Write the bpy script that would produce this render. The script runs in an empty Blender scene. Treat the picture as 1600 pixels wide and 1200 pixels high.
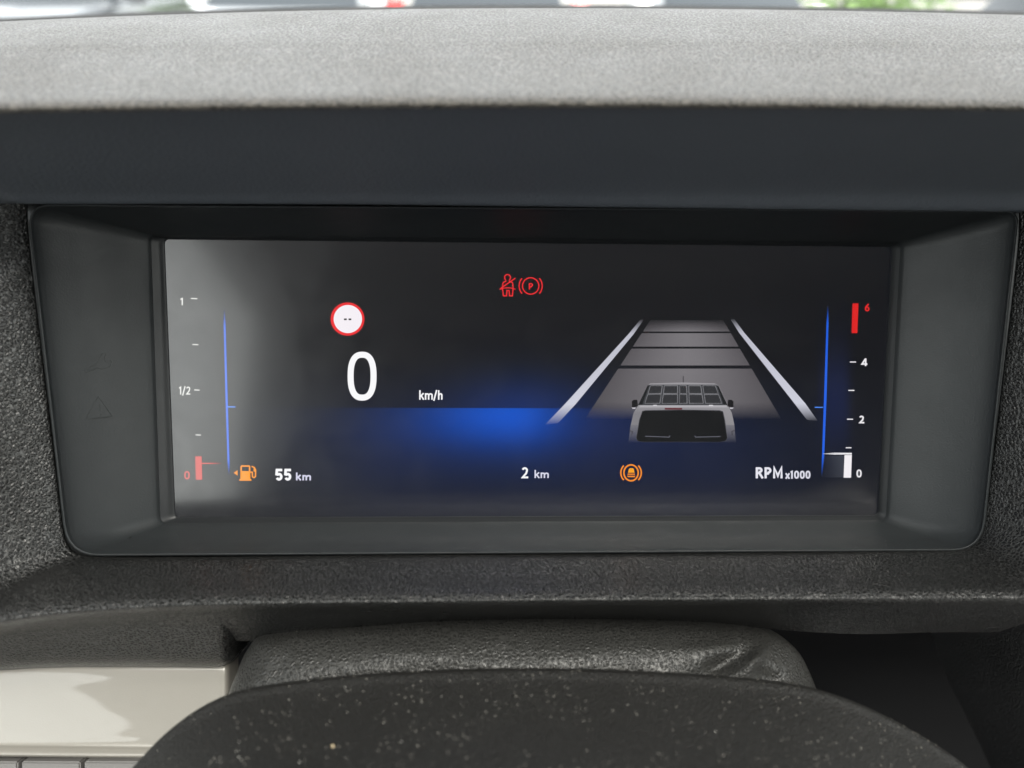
import bpy, bmesh, math, random
from mathutils import Matrix, Vector, Euler
R = math.radians
random.seed(7)
sc = bpy.context.scene
COL = sc.collection

# ------------------------------------------------------------------ frame, camera, sky, sun, exposure
TILT = R(24)                                   # the display leans back, towards the driver's eyes
FRAME = Matrix.Translation((0, 0, 1.12)) @ Matrix.Rotation(-TILT, 4, 'X')   # display frame: x right, y into the dash, z up the screen
CAM_LOC = Vector((-.01641711, -.23449188, .02074146))
CAM_ROT = Euler((1.47968019, -.00699062, -.03782308), 'XYZ')
F_PX = 1109.0
cam = bpy.data.cameras.new('camera'); cam_o = bpy.data.objects.new('camera', cam); COL.objects.link(cam_o)
cam.sensor_width = 36; cam.lens = F_PX / 1600 * 36; cam.clip_start = .005; cam.clip_end = 2000
cam_o.matrix_world = FRAME @ (Matrix.Translation(CAM_LOC) @ CAM_ROT.to_matrix().to_4x4())
cam.dof.use_dof = True; cam.dof.focus_distance = .232; cam.dof.aperture_fstop = 8.0
sc.camera = cam_o

EXPOSURE = 3.25
SUN_EL, SUN_AZ = R(50), R(160)                 # the sun stands behind the van's roof: only sky light comes in through the windows
world = bpy.data.worlds.new('World'); sc.world = world; world.use_nodes = True
wn = world.node_tree.nodes; wl = world.node_tree.links
sky = wn.new('ShaderNodeTexSky'); sky.sky_type = 'NISHITA'; sky.sun_disc = False
sky.sun_elevation = SUN_EL; sky.sun_rotation = SUN_AZ; sky.air_density = .6; sky.dust_density = 4; sky.ozone_density = .6
wn['Background'].inputs[1].default_value = .15
haze = wn.new('ShaderNodeHueSaturation'); haze.inputs['Saturation'].default_value = .22      # thin high cloud takes the blue out of the sky
warm = wn.new('ShaderNodeMix'); warm.data_type = 'RGBA'; warm.blend_type = 'MULTIPLY'; warm.inputs[0].default_value = 1; warm.inputs[7].default_value = (1, .978, .93, 1)
wl.new(sky.outputs[0], haze.inputs['Color']); wl.new(haze.outputs[0], warm.inputs[6]); wl.new(warm.outputs[2], wn['Background'].inputs[0])
sc.view_settings.view_transform = 'Standard'; sc.view_settings.look = 'None'
sc.view_settings.exposure = EXPOSURE; sc.view_settings.gamma = 1
sc.render.engine = 'CYCLES'
sc.cycles.use_denoising = True; sc.cycles.use_adaptive_sampling = False; sc.cycles.max_bounces = 8; sc.cycles.transparent_max_bounces = 16
sc.cycles.sample_clamp_indirect = 6; sc.cycles.caustics_reflective = False; sc.cycles.caustics_refractive = False

# ------------------------------------------------------------------ helpers
_CR = CAM_ROT.to_matrix()
def P(u, v, y=0.0):
    """design aid: the point of the depth plane y (display frame, metres) that lies behind position (u, v) of the 1600x1200 layout"""
    d = _CR @ Vector(((u - 800) / F_PX, (600 - v) / F_PX, -1))
    t = (y - CAM_LOC.y) / d.y
    return CAM_LOC + d * t

def PP(u, v, p0, n):
    d = _CR @ Vector(((u - 800) / F_PX, (600 - v) / F_PX, -1))
    return CAM_LOC + d * ((p0 - CAM_LOC).dot(n) / d.dot(n))

def lin(c):
    c /= 255
    return c / 12.92 if c <= .04045 else ((c + .055) / 1.055) ** 2.4
def srgb(r, g, b): return (lin(r), lin(g), lin(b))

def link(o, parent=None):
    COL.objects.link(o)
    if parent: o.parent = parent
    return o
def tag(o, label=None, cat=None, group=None, kind=None):
    for k, v in (('label', label), ('category', cat), ('group', group), ('kind', kind)):
        if v: o[k] = v
    return o
def empty(name, mat=None):
    o = link(bpy.data.objects.new(name, None)); o.empty_display_size = .02
    if mat is not None: o.matrix_world = mat
    return o
def mesh_obj(name, verts, faces, material, parent=None, smooth=True, mat=None):
    me = bpy.data.meshes.new(name)
    me.from_pydata([tuple(v) for v in verts], [], faces); me.update()
    if smooth:
        for p in me.polygons: p.use_smooth = True
    if material: me.materials.append(material)
    o = link(bpy.data.objects.new(name, me), parent)
    if mat is not None: o.matrix_world = mat
    return o

def cr(pts, n):
    """Catmull-Rom through pts, n samples per span"""
    out = []
    m = len(pts)
    for i in range(m - 1):
        p1, p2 = pts[i], pts[i + 1]
        p0 = pts[i - 1] if i else p1 * 2 - p2
        p3 = pts[i + 2] if i + 2 < m else p2 * 2 - p1
        # centripetal weights keep tight turns from overshooting
        t0 = 0.0; t1 = t0 + max((p1 - p0).length, 1e-6) ** .5; t2 = t1 + max((p2 - p1).length, 1e-6) ** .5; t3 = t2 + max((p3 - p2).length, 1e-6) ** .5
        for k in range(n):
            t = t1 + (t2 - t1) * k / n
            a1 = p0 * ((t1 - t) / (t1 - t0)) + p1 * ((t - t0) / (t1 - t0))
            a2 = p1 * ((t2 - t) / (t2 - t1)) + p2 * ((t - t1) / (t2 - t1))
            a3 = p2 * ((t3 - t) / (t3 - t2)) + p3 * ((t - t2) / (t3 - t2))
            b1 = a1 * ((t2 - t) / (t2 - t0)) + a2 * ((t - t0) / (t2 - t0))
            b2 = a2 * ((t3 - t) / (t3 - t1)) + a3 * ((t - t1) / (t3 - t1))
            out.append(b1 * ((t2 - t) / (t2 - t1)) + b2 * ((t - t1) / (t2 - t1)))
    out.append(pts[-1].copy())
    return out
def resample(pts, n):
    d = [0.0]
    for a, b in zip(pts, pts[1:]): d.append(d[-1] + (b - a).length)
    out = []; j = 0
    for i in range(n):
        s = d[-1] * i / (n - 1)
        while j < len(pts) - 2 and d[j + 1] < s: j += 1
        f = (s - d[j]) / max(d[j + 1] - d[j], 1e-9)
        out.append(pts[j].lerp(pts[j + 1], min(max(f, 0), 1)))
    return out
def grid_faces(rows, cols, flip=False, close=False):
    f = []
    for i in range(rows - 1):
        for j in range(cols if close else cols - 1):
            a = i * cols + j; b = i * cols + (j + 1) % cols; c = b + cols; d = a + cols
            f.append((a, d, c, b) if flip else (a, b, c, d))
    return f
def loft(name, rails, material, parent, along=8, across=6, flip=False, n=None, fn=None):
    """rails: lists of Vectors with equal counts; smooth both ways"""
    R1 = [resample(cr(r, along), n) if n else cr(r, along) for r in rails]
    cols = len(R1[0]); grid = []
    for j in range(cols): grid.append(cr([r[j] for r in R1], across))
    rows = len(grid[0])
    verts = [grid[j][i] for i in range(rows) for j in range(cols)]
    if fn: verts = fn(verts, rows, cols)
    return mesh_obj(name, verts, grid_faces(rows, cols, flip), material, parent)
def rail(pts): return [P(*p) for p in pts]
def off(r, dy, dz, dx=0): return [p + Vector((dx, dy, dz)) for p in r]
def bm_obj(name, bm, material, parent=None, smooth=False):
    me = bpy.data.meshes.new(name); bm.to_mesh(me); bm.free()
    if smooth:
        for p in me.polygons: p.use_smooth = True
    if material: me.materials.append(material)
    return link(bpy.data.objects.new(name, me), parent)
def add_box(bm, lo, hi, bevel=0, seg=2):
    r = bmesh.ops.create_cube(bm, size=1)
    vs = r['verts']
    for v in vs: v.co = Vector([(lo[k] + hi[k]) / 2 + v.co[k] * (hi[k] - lo[k]) for k in range(3)])
    if bevel:
        es = list({e for v in vs for e in v.link_edges})
        bmesh.ops.bevel(bm, geom=es, offset=bevel, segments=seg, affect='EDGES', profile=.5)
def box(name, lo, hi, material, parent=None, bevel=.004, seg=2):
    bm = bmesh.new(); add_box(bm, lo, hi, bevel, seg)
    return bm_obj(name, bm, material, parent)

# ------------------------------------------------------------------ materials
def new_mat(name):
    m = bpy.data.materials.new(name); m.use_nodes = True
    return m, m.node_tree.nodes, m.node_tree.links, m.node_tree.nodes['Principled BSDF']
def plain(name, col, rough=.5, spec=.5, metal=0, noise=0.0, scale=300):
    m, N, L, b = new_mat(name)
    b.inputs['Base Color'].default_value = (*col, 1); b.inputs['Roughness'].default_value = rough
    b.inputs['Specular IOR Level'].default_value = spec; b.inputs['Metallic'].default_value = metal
    if noise:
        tc = N.new('ShaderNodeTexCoord'); nz = N.new('ShaderNodeTexNoise'); nz.inputs['Scale'].default_value = scale; nz.inputs['Detail'].default_value = 4
        L.new(tc.outputs['Object'], nz.inputs['Vector'])
        bp = N.new('ShaderNodeBump'); bp.inputs['Strength'].default_value = noise; bp.inputs['Distance'].default_value = .0004
        L.new(nz.outputs[0], bp.inputs['Height']); L.new(bp.outputs[0], b.inputs['Normal'])
        mr = N.new('ShaderNodeMapRange'); mr.inputs[3].default_value = rough - .07; mr.inputs[4].default_value = rough + .07
        nz2 = N.new('ShaderNodeTexNoise'); nz2.inputs['Scale'].default_value = scale * .08; nz2.inputs['Detail'].default_value = 5
        L.new(tc.outputs['Object'], nz2.inputs['Vector']); L.new(nz2.outputs[0], mr.inputs[0]); L.new(mr.outputs[0], b.inputs['Roughness'])
    return m
def grain(name, col, rough, cell, depth, spec=.5, stretch=(1, 1, 1), strength=1.0, width=.22, warp=.35, fine=.25, valley=2.0, line=.13):
    """pebbled leather-grain plastic: raised cells with narrow valleys, plus a finer skin"""
    m, N, L, b = new_mat(name)
    b.inputs['Roughness'].default_value = rough
    b.inputs['Specular IOR Level'].default_value = spec
    tc = N.new('ShaderNodeTexCoord'); mp = N.new('ShaderNodeMapping'); mp.inputs['Scale'].default_value = stretch
    L.new(tc.outputs['Object'], mp.inputs[0])
    nz = N.new('ShaderNodeTexNoise'); nz.inputs['Scale'].default_value = .8 / cell; nz.inputs['Detail'].default_value = 3
    L.new(mp.outputs[0], nz.inputs['Vector'])
    sub = N.new('ShaderNodeVectorMath'); sub.operation = 'SUBTRACT'; sub.inputs[1].default_value = (.5, .5, .5)
    L.new(nz.outputs['Color'], sub.inputs[0])
    sc_ = N.new('ShaderNodeVectorMath'); sc_.operation = 'SCALE'; sc_.inputs['Scale'].default_value = warp * cell * 2
    L.new(sub.outputs[0], sc_.inputs[0])
    ad = N.new('ShaderNodeVectorMath'); L.new(mp.outputs[0], ad.inputs[0]); L.new(sc_.outputs[0], ad.inputs[1])
    vo = N.new('ShaderNodeTexVoronoi'); vo.feature = 'DISTANCE_TO_EDGE'; vo.inputs['Scale'].default_value = 1 / cell
    L.new(ad.outputs[0], vo.inputs['Vector'])
    mr = N.new('ShaderNodeMapRange'); mr.interpolation_type = 'SMOOTHSTEP'; mr.inputs[1].default_value = 0; mr.inputs[2].default_value = width
    L.new(vo.outputs['Distance'], mr.inputs[0])
    n2 = N.new('ShaderNodeTexNoise'); n2.inputs['Scale'].default_value = 2.6 / cell; n2.inputs['Detail'].default_value = 4
    L.new(mp.outputs[0], n2.inputs['Vector'])
    ma = N.new('ShaderNodeMath'); ma.operation = 'MULTIPLY_ADD'; ma.inputs[1].default_value = fine
    L.new(n2.outputs[0], ma.inputs[0]); L.new(mr.outputs[0], ma.inputs[2])
    glint_mix = N.new('ShaderNodeMix'); glint_mix.data_type = 'RGBA'      # paler valley lines: glints put into the grain's colour
    glint_mix.inputs[6].default_value = (*[c_ * valley for c_ in col], 1); glint_mix.inputs[7].default_value = (*[c_ * .8 for c_ in col], 1)
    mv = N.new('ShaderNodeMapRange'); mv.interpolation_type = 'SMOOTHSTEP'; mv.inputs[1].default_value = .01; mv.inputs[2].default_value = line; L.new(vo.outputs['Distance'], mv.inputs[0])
    L.new(mv.outputs[0], glint_mix.inputs[0]); L.new(glint_mix.outputs[2], b.inputs['Base Color'])
    bp = N.new('ShaderNodeBump'); bp.inputs['Strength'].default_value = strength; bp.inputs['Distance'].default_value = depth
    L.new(ma.outputs[0], bp.inputs['Height']); L.new(bp.outputs[0], b.inputs['Normal'])
    n3 = N.new('ShaderNodeTexNoise'); n3.inputs['Scale'].default_value = 35; n3.inputs['Detail'].default_value = 6
    L.new(tc.outputs['Object'], n3.inputs['Vector'])
    r2 = N.new('ShaderNodeMapRange'); r2.inputs[1].default_value = .3; r2.inputs[2].default_value = .7; r2.inputs[3].default_value = rough - .03; r2.inputs[4].default_value = rough + .04
    L.new(n3.outputs[0], r2.inputs[0]); L.new(r2.outputs[0], b.inputs['Roughness'])
    return m
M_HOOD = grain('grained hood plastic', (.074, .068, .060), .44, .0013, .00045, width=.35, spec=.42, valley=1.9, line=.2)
M_UNDER = plain('soft matte hood lining', (.120, .135, .158), .60, .4, noise=.5, scale=1100)  # paler and bluer than the bezel: ambient light put into the colour
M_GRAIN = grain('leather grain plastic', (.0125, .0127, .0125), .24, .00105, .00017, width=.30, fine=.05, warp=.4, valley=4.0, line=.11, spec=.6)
M_KNEE = grain('shaded knee panel grain', (.010, .0104, .0112), .34, .00135, .00024, width=.26, fine=.12, warp=.35, valley=3.0, spec=.4)  # darker copy of the leather grain, shade under the ledge painted in
M_BEZEL = plain('satin charcoal trim', (.0270, .0305, .0325), .46, .42, noise=.2, scale=1800)
M_WELL = plain('charcoal display well', (.022, .024, .026), .42, .45, noise=.1, scale=1500)
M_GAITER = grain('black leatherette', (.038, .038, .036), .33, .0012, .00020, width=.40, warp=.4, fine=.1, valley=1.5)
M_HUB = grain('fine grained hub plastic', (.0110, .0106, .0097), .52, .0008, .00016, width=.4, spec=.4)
M_SILVER = plain('satin silver paint', (.30, .285, .255), .35, .5, metal=.1, noise=.12, scale=2600)
_b = M_SILVER.node_tree.nodes['Principled BSDF']; _b.inputs['Coat Weight'].default_value = 1; _b.inputs['Coat Roughness'].default_value = .03
M_DARK = plain('recess shade black', (.0085, .0087, .0095), .8, .1, noise=.2, scale=900)  # backing of the column recess, its deep shade put into the colour
M_GREY = plain('grey button plastic', (.16, .155, .15), .42, .5, noise=.15, scale=1800)
M_DUST = plain('pale dust', (.55, .54, .50), .8, .2)
M_FAINT = plain('thin grey dust', (.20, .19, .17), .8, .2)
M_CRUMB = plain('cream crumb', (.75, .60, .38), .7, .3)
M_LINT = plain('black lint', (.01, .01, .01), .8, .2)
M_LINER = plain('pale headliner fabric', (.74, .72, .69), .95, .1, noise=.4, scale=900)
M_CABIN = plain('grey cabin trim', (.14, .14, .14), .65, .3, noise=.3, scale=500)
M_BACKREST = plain('dark backrest cloth', (.045, .045, .047), .9, .2, noise=.5, scale=800)
M_FLOOR = plain('pale floor covering', (.60, .585, .56), .9, .2, noise=.5, scale=400)
M_DOOR = plain('grey door trim', (.30, .30, .30), .7, .3, noise=.3, scale=500)
M_FABRIC = plain('beige seat cloth', (.58, .55, .50), .9, .2, noise=.5, scale=800)

def display_mat():
    """lit pixels under anti-glare glass: colour and coverage come from the picture the panel shows"""
    m, N, L, b = new_mat('lit display panel')
    b.inputs['Base Color'].default_value = (.004, .004, .005, 1); b.inputs['Roughness'].default_value = .23
    b.inputs['Coat Weight'].default_value = .5; b.inputs['Coat Roughness'].default_value = .10; b.inputs['IOR'].default_value = 1.6; b.inputs['Specular IOR Level'].default_value = .5
    tc = N.new('ShaderNodeTexCoord'); nz = N.new('ShaderNodeTexNoise'); nz.inputs['Scale'].default_value = 55; nz.inputs['Detail'].default_value = 7; nz.inputs['Distortion'].default_value = 1.2
    L.new(tc.outputs['Object'], nz.inputs['Vector']); mr = N.new('ShaderNodeMapRange'); mr.inputs[1].default_value = .35; mr.inputs[2].default_value = .65; mr.inputs[3].default_value = .20; mr.inputs[4].default_value = .255
    L.new(nz.outputs[0], mr.inputs[0]); L.new(mr.outputs[0], b.inputs['Roughness'])      # finger smears
    at = N.new('ShaderNodeVertexColor'); at.layer_name = 'picture'
    L.new(at.outputs['Color'], b.inputs['Emission Color']); b.inputs['Emission Strength'].default_value = 2 ** -EXPOSURE
    tr = N.new('ShaderNodeBsdfTransparent'); mx = N.new('ShaderNodeMixShader')
    L.new(at.outputs['Alpha'], mx.inputs[0]); L.new(tr.outputs[0], mx.inputs[1]); L.new(b.outputs[0], mx.inputs[2])
    L.new(mx.outputs[0], N['Material Output'].inputs[0])
    return m
M_PIX = display_mat()
def glass_mat(name, tint):
    m, N, L, b = new_mat(name)
    tr = N.new('ShaderNodeBsdfTransparent'); tr.inputs[0].default_value = (*tint, 1)
    gl = N.new('ShaderNodeBsdfGlossy'); gl.inputs['Roughness'].default_value = .01
    fr = N.new('ShaderNodeFresnel'); fr.inputs[0].default_value = 1.5
    mx = N.new('ShaderNodeMixShader'); L.new(fr.outputs[0], mx.inputs[0]); L.new(tr.outputs[0], mx.inputs[1]); L.new(gl.outputs[0], mx.inputs[2])
    L.new(mx.outputs[0], N['Material Output'].inputs[0])
    return m
M_GLASS = glass_mat('clear window glass', (.90, .93, .92)); M_ROOF = glass_mat('added tinted roof glass', (.50, .51, .50)); M_SIDE = glass_mat('tinted side glass', (.64, .665, .65))

# ------------------------------------------------------------------ outdoors seen over the hood
def asphalt():
    m, N, L, b = new_mat('asphalt')
    tc = N.new('ShaderNodeTexCoord'); nz = N.new('ShaderNodeTexNoise'); nz.inputs['Scale'].default_value = 3; nz.inputs['Detail'].default_value = 8
    L.new(tc.outputs['Object'], nz.inputs['Vector'])
    cr_ = N.new('ShaderNodeValToRGB'); cr_.color_ramp.elements[0].color = (.10, .098, .092, 1); cr_.color_ramp.elements[1].color = (.20, .19, .18, 1)
    L.new(nz.outputs[0], cr_.inputs[0]); L.new(cr_.outputs[0], b.inputs['Base Color']); b.inputs['Roughness'].default_value = .9
    return m
g = mesh_obj('ground', [(-600, -600, 0), (600, -600, 0), (600, 600, 0), (-600, 600, 0)], [(0, 1, 2, 3)], asphalt(), smooth=False)
tag(g, kind='structure')

def car(name, loc, rz, paint, label, hgt=1.5):
    root = empty(name, Matrix.Translation(loc) @ Matrix.Rotation(rz, 4, 'Z'))
    tag(root, label, 'car', 'cars parked beyond the windscreen')
    L_, W_ = 4.2, 1.75
    prof = [(-2.1, .32), (-2.12, .72), (-2.0, .88), (-1.2, .98), (-.75, 1.0), (1.55, 1.02), (1.95, .96), (2.08, .75), (2.08, .34)]
    def extr(pr, w0, w1, nm, mat, bev=.05):
        bm = bmesh.new()
        zs = [p[1] for p in pr]; z0, z1 = min(zs), max(zs)
        rows = []
        for s in (-1, 1):
            rows.append([bm.verts.new((x, s * (w0 + (w1 - w0) * (z - z0) / (z1 - z0)) / 2, z)) for x, z in pr])
        n = len(pr)
        bm.faces.new(rows[0]); bm.faces.new(rows[1][::-1])
        for i in range(n): bm.faces.new((rows[0][i], rows[1][i], rows[1][(i + 1) % n], rows[0][(i + 1) % n]))
        bmesh.ops.recalc_face_normals(bm, faces=bm.faces[:])
        if bev: bmesh.ops.bevel(bm, geom=bm.edges[:], offset=bev, segments=3, affect='EDGES', profile=.5)
        return bm_obj(nm, bm, mat, root, True)
    body = extr(prof, W_, W_ - .06, 'body', paint)
    cab = extr([(-1.0, .98), (-.25, hgt - .04), (.2, hgt), (1.3, hgt - .03), (1.8, 1.0)], W_ - .1, W_ - .45, 'cabin', M_CARGLASS, .04)
    extr([(-.3, hgt - .05), (.2, hgt + .012), (1.3, hgt - .02), (1.4, hgt - .06)], W_ - .42, W_ - .46, 'roof', paint, .02)
    for s in (-1, 1):
        bm = bmesh.new(); add_box(bm, (2.0, s * .62 - .18, .66), (2.11, s * .62 + .18, .84), .03); bm_obj('tail_light', bm, M_TAIL, root)
        bm = bmesh.new(); add_box(bm, (-2.14, s * .6 - .2, .62), (-1.98, s * .6 + .2, .78), .03); bm_obj('headlight', bm, M_LENS, root)
        bm = bmesh.new(); add_box(bm, (-.72, s * .98 - .09, .98), (-.58, s * .98 + .09, 1.12), .03); bm_obj('door_mirror', bm, paint, root)
        for x in (-1.3, 1.28):
            bm = bmesh.new()
            bmesh.ops.create_cone(bm, cap_ends=True, segments=28, radius1=.32, radius2=.32, depth=.2, matrix=Matrix.Translation((x, s * .79, .32)) @ Matrix.Rotation(R(90), 4, 'X'))
            bmesh.ops.bevel(bm, geom=[e for e in bm.edges if len(e.link_faces) == 2 and e.calc_face_angle(0) > 1], offset=.03, segments=2, affect='EDGES')
            wh = bm_obj('wheel', bm, M_TYRE, root, True)
            bm = bmesh.new()
            bmesh.ops.create_cone(bm, cap_ends=True, segments=20, radius1=.2, radius2=.17, depth=.03, matrix=Matrix.Translation((x, s * .9, .32)) @ Matrix.Rotation(R(-90 * s), 4, 'X'))
            bm_obj('rim', bm, M_LENS, wh)
    return root
def paint(name, col):
    m = plain(name, col, .25, .5); m.node_tree.nodes['Principled BSDF'].inputs['Coat Weight'].default_value = .8
    return m
M_CARGLASS = plain('dark car glass', (.02, .025, .03), .05, .6)
M_TAIL = plain('red lamp lens', (.4, .02, .02), .2, .5)
M_LENS = plain('pale lamp lens', (.6, .62, .65), .2, .6)
M_TYRE = plain('tyre rubber', (.02, .02, .02), .8, .3)
W_, D_, RD_, S_ = paint('white car paint', (.75, .75, .74)), paint('dark grey car paint', (.04, .045, .05)), paint('red car paint', (.55, .03, .03)), paint('silver car paint', (.45, .47, .5))
for x, y, rz, p, lb in ((-7.6, 9.2, 90, W_, 'white hatchback at the far left beyond the dashboard hood'), (-4.9, 9.6, 90, D_, 'dark grey hatchback parked right of the far left white one'),
                        (-2.2, 9.4, 90, S_, 'silver hatchback parked between the dark car and the red car'), (.0, 9.0, 90, RD_, 'red hatchback straight ahead beyond the dashboard hood'),
                        (2.7, 9.3, 90, W_, 'white hatchback parked just right of the red car'), (7.7, 9.2, 90, W_, 'white hatchback at the far right beyond the dashboard hood')):
    car('parked_car', Vector((x, y, 0)), R(rz), p, lb)
# a green bush between the parked cars
def leaf_mat():
    m, N, L, b = new_mat('green leaves')
    oi = N.new('ShaderNodeTexCoord'); nz = N.new('ShaderNodeTexNoise'); nz.inputs['Scale'].default_value = 4
    L.new(oi.outputs['Object'], nz.inputs['Vector'])
    cr_ = N.new('ShaderNodeValToRGB'); cr_.color_ramp.elements[0].color = (.03, .07, .015, 1); cr_.color_ramp.elements[1].color = (.10, .16, .04, 1)
    L.new(nz.outputs[0], cr_.inputs[0]); L.new(cr_.outputs[0], b.inputs['Base Color']); b.inputs['Roughness'].default_value = .6
    return m
M_LEAF = leaf_mat(); M_BARK = plain('bark', (.09, .07, .05), .9, .2)
def bush(loc, r, h, label):
    root = empty('bush', Matrix.Translation(loc)); tag(root, label, 'bush', 'bushes beyond the parked cars')
    vs, fs = [], []
    cl = [Vector((random.uniform(-r, r) * .6, random.uniform(-r, r) * .6, h * random.uniform(.3, .85))) for _ in range(16)]
    for k in range(2600):
        c = random.choice(cl); d = Vector((random.gauss(0, 1), random.gauss(0, 1), random.gauss(0, .8))).normalized() * r * .45 * random.random() ** .4
        p = c + d; p.z = max(p.z, .05)
        a = Vector((random.gauss(0, 1), random.gauss(0, 1), random.gauss(0, .6))).normalized(); bb = a.orthogonal().normalized()
        s = random.uniform(.04, .08); i = len(vs)
        vs += [p - a * s, p + bb * s * .5, p + a * s, p - bb * s * .5]; fs.append((i, i + 1, i + 2, i + 3))
    mesh_obj('foliage', vs, fs, M_LEAF, root, False)
    for k in range(5):
        a = k * 1.26; bm = bmesh.new()
        bmesh.ops.create_cone(bm, segments=7, radius1=.03, radius2=.012, depth=h * .7, matrix=Matrix.Translation((math.cos(a) * r * .15, math.sin(a) * r * .15, h * .35)) @ Matrix.Rotation(.35, 4, (-math.sin(a), math.cos(a), 0)))
        bm_obj('stem', bm, M_BARK, root, True)
bush(Vector((5.1, 10.5, 0)), 1.2, 1.7, 'green bush standing between the two white cars on the right')
bush(Vector((-3.6, 13.5, 0)), 1.5, 2.0, 'green bush behind the gap between dark and silver cars')

# ------------------------------------------------------------------ the van cabin round the dashboard (roof, doors and pillars shade the dash)
cab = empty('van_cabin', Matrix.Translation((0, 0, 0)))
tag(cab, 'van cabin with an added glass roof, pale headliner, doors and windscreen around the dashboard', 'van cabin')
XL, XR, RF, YB = -.62, 1.12, 1.92, -1.90
box('headliner', (XL, YB, RF), (XR, -1.05, RF + .06), M_LINER, cab, .01)
box('front_header', (XL, -.12, RF), (XR, .06, RF + .06), M_LINER, cab, .01)
for x0, x1 in ((XL, XL + .14), (XR - .14, XR)): box('roof_side', (x0, -1.05, RF), (x1, -.12, RF + .06), M_LINER, cab, .01)
mesh_obj('added_glass_roof', [(XL + .14, -1.05, RF + .03), (XR - .14, -1.05, RF + .03), (XR - .14, -.12, RF + .03), (XL + .14, -.12, RF + .03)], [(0, 1, 2, 3)], M_ROOF, cab, False)  # unseen roof opening, added to light ledge, lip and hub from above
box('floor_mat', (XL, YB, .42), (XR, .72, .48), M_FLOOR, cab, .01)
box('bulkhead', (XL, YB - .05, .42), (XR, YB, RF + .06), M_CABIN, cab, .01)
for x0, x1 in ((XL - .06, XL), (XR, XR + .06)):
    box('door_panel', (x0, -1.66, .42), (x1, .70, 1.14), M_DOOR, cab, .015)
    box('middle_pillar', (x0, YB - .05, .42), (x1, -1.66, RF + .06), M_CABIN, cab, .015)
    box('roof_rail', (x0, -1.66, RF - .05), (x1, .10, RF + .06), M_LINER, cab, .015)
    mesh_obj('side_window', [((x0 + x1) / 2, -1.66, 1.14), ((x0 + x1) / 2, .70, 1.14), ((x0 + x1) / 2, .10, RF - .05), ((x0 + x1) / 2, -1.66, RF - .05)], [(0, 1, 2, 3)], M_SIDE, cab, False)
    d = Vector((0, .72 - .06, 1.14 - RF)); bm = bmesh.new(); add_box(bm, (x0, -.02, -.045), (x1, d.length + .03, .045), .015)
    o = bm_obj('front_pillar', bm, M_CABIN, cab)
    o.matrix_world = Matrix.Translation((0, .06, RF)) @ Matrix.Rotation(math.atan2(d.z, d.y), 4, 'X')
mesh_obj('windscreen', [(XL, .74, 1.13), (XR, .74, 1.13), (XR, .06, RF), (XL, .06, RF)], [(0, 1, 2, 3)], M_GLASS, cab, False)

def seat(x, label):
    s_ = empty('seat', Matrix.Translation((x, -.82, .48))); tag(s_, label, 'seat', 'front seats')
    box('cushion', (-.25, -.25, .12), (.25, .28, .34), M_FABRIC, s_, .06, 4)
    bm = bmesh.new(); add_box(bm, (-.25, -.07, 0), (.25, .07, .62), .06, 4); o = bm_obj('backrest', bm, M_BACKREST, s_, True); o.matrix_local = Matrix.Translation((0, -.27, .28)) @ Matrix.Rotation(R(18), 4, 'X')
    bm = bmesh.new(); add_box(bm, (-.13, -.05, 0), (.13, .05, .18), .04, 4); o = bm_obj('head_restraint', bm, M_BACKREST, s_, True); o.matrix_local = Matrix.Translation((0, -.48, .92)) @ Matrix.Rotation(R(10), 4, 'X')
    for dx in (-.2, .2): box('seat_rail', (dx - .02, -.3, 0), (dx + .02, .3, .13), M_CABIN, s_, .005)
seat(0, 'beige cloth driver seat behind the steering wheel')
seat(.72, 'beige cloth passenger seat beside the driver seat')

# ------------------------------------------------------------------ dashboard
dash = empty('dashboard', FRAME)
tag(dash, 'black grained dashboard with overhanging hood around the driver display', 'dashboard')
US = (-500, -200, 0, 200, 400, 600, 800, 1000, 1200, 1400, 1600, 1800, 2100)
def crest(u): return 13 + (2.9e-5 if u < 850 else 1.9e-5) * (u - 850) ** 2
def lipv(u): return (1.0e-5) * (u - 900) ** 2
hood = [rail([(u, crest(u) + 9, .075) for u in US]),
        rail([(u, crest(u) + 1, .050) for u in US]),
        rail([(u, crest(u), .036) for u in US]),
        rail([(u, crest(u) + 5, .022) for u in US]),
        rail([(u, 62 + lipv(u), -.030) for u in US]),
        rail([(u, 74 + lipv(u), -.038) for u in US]),
        rail([(u, 132 + lipv(u), -.0710) for u in US]),
        rail([(u, 145 + lipv(u), -.0768) for u in US]),
        rail([(u, 154 + lipv(u), -.0796) for u in US]),
        rail([(u, 162 + lipv(u), -.0805) for u in US]),
        rail([(u, 169 + lipv(u), -.0796) for u in US])]
loft('hood', hood, M_HOOD, dash, 6, 6)
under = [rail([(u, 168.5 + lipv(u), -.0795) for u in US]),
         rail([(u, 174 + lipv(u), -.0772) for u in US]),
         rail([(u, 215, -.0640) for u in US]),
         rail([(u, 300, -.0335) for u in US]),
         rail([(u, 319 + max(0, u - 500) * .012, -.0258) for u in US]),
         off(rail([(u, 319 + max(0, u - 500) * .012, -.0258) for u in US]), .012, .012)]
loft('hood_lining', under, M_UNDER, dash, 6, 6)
padr = [rail([(u, crest(u) + 30, .060) for u in US]), rail([(u, crest(u) + 6, .14) for u in US]), rail([(u, crest(u) - 4.5, .24) for u in US]),
        rail([(u, crest(u) - 5, .30) for u in US]), rail([(u, crest(u) + 4, .42) for u in US]), rail([(u, crest(u) + 40, .60) for u in US])]
loft('dash_top_pad', padr, grain('coarse grained pad', (.030, .028, .026), .75, .003, .0006, spec=.2), dash, 5, 6)

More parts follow.
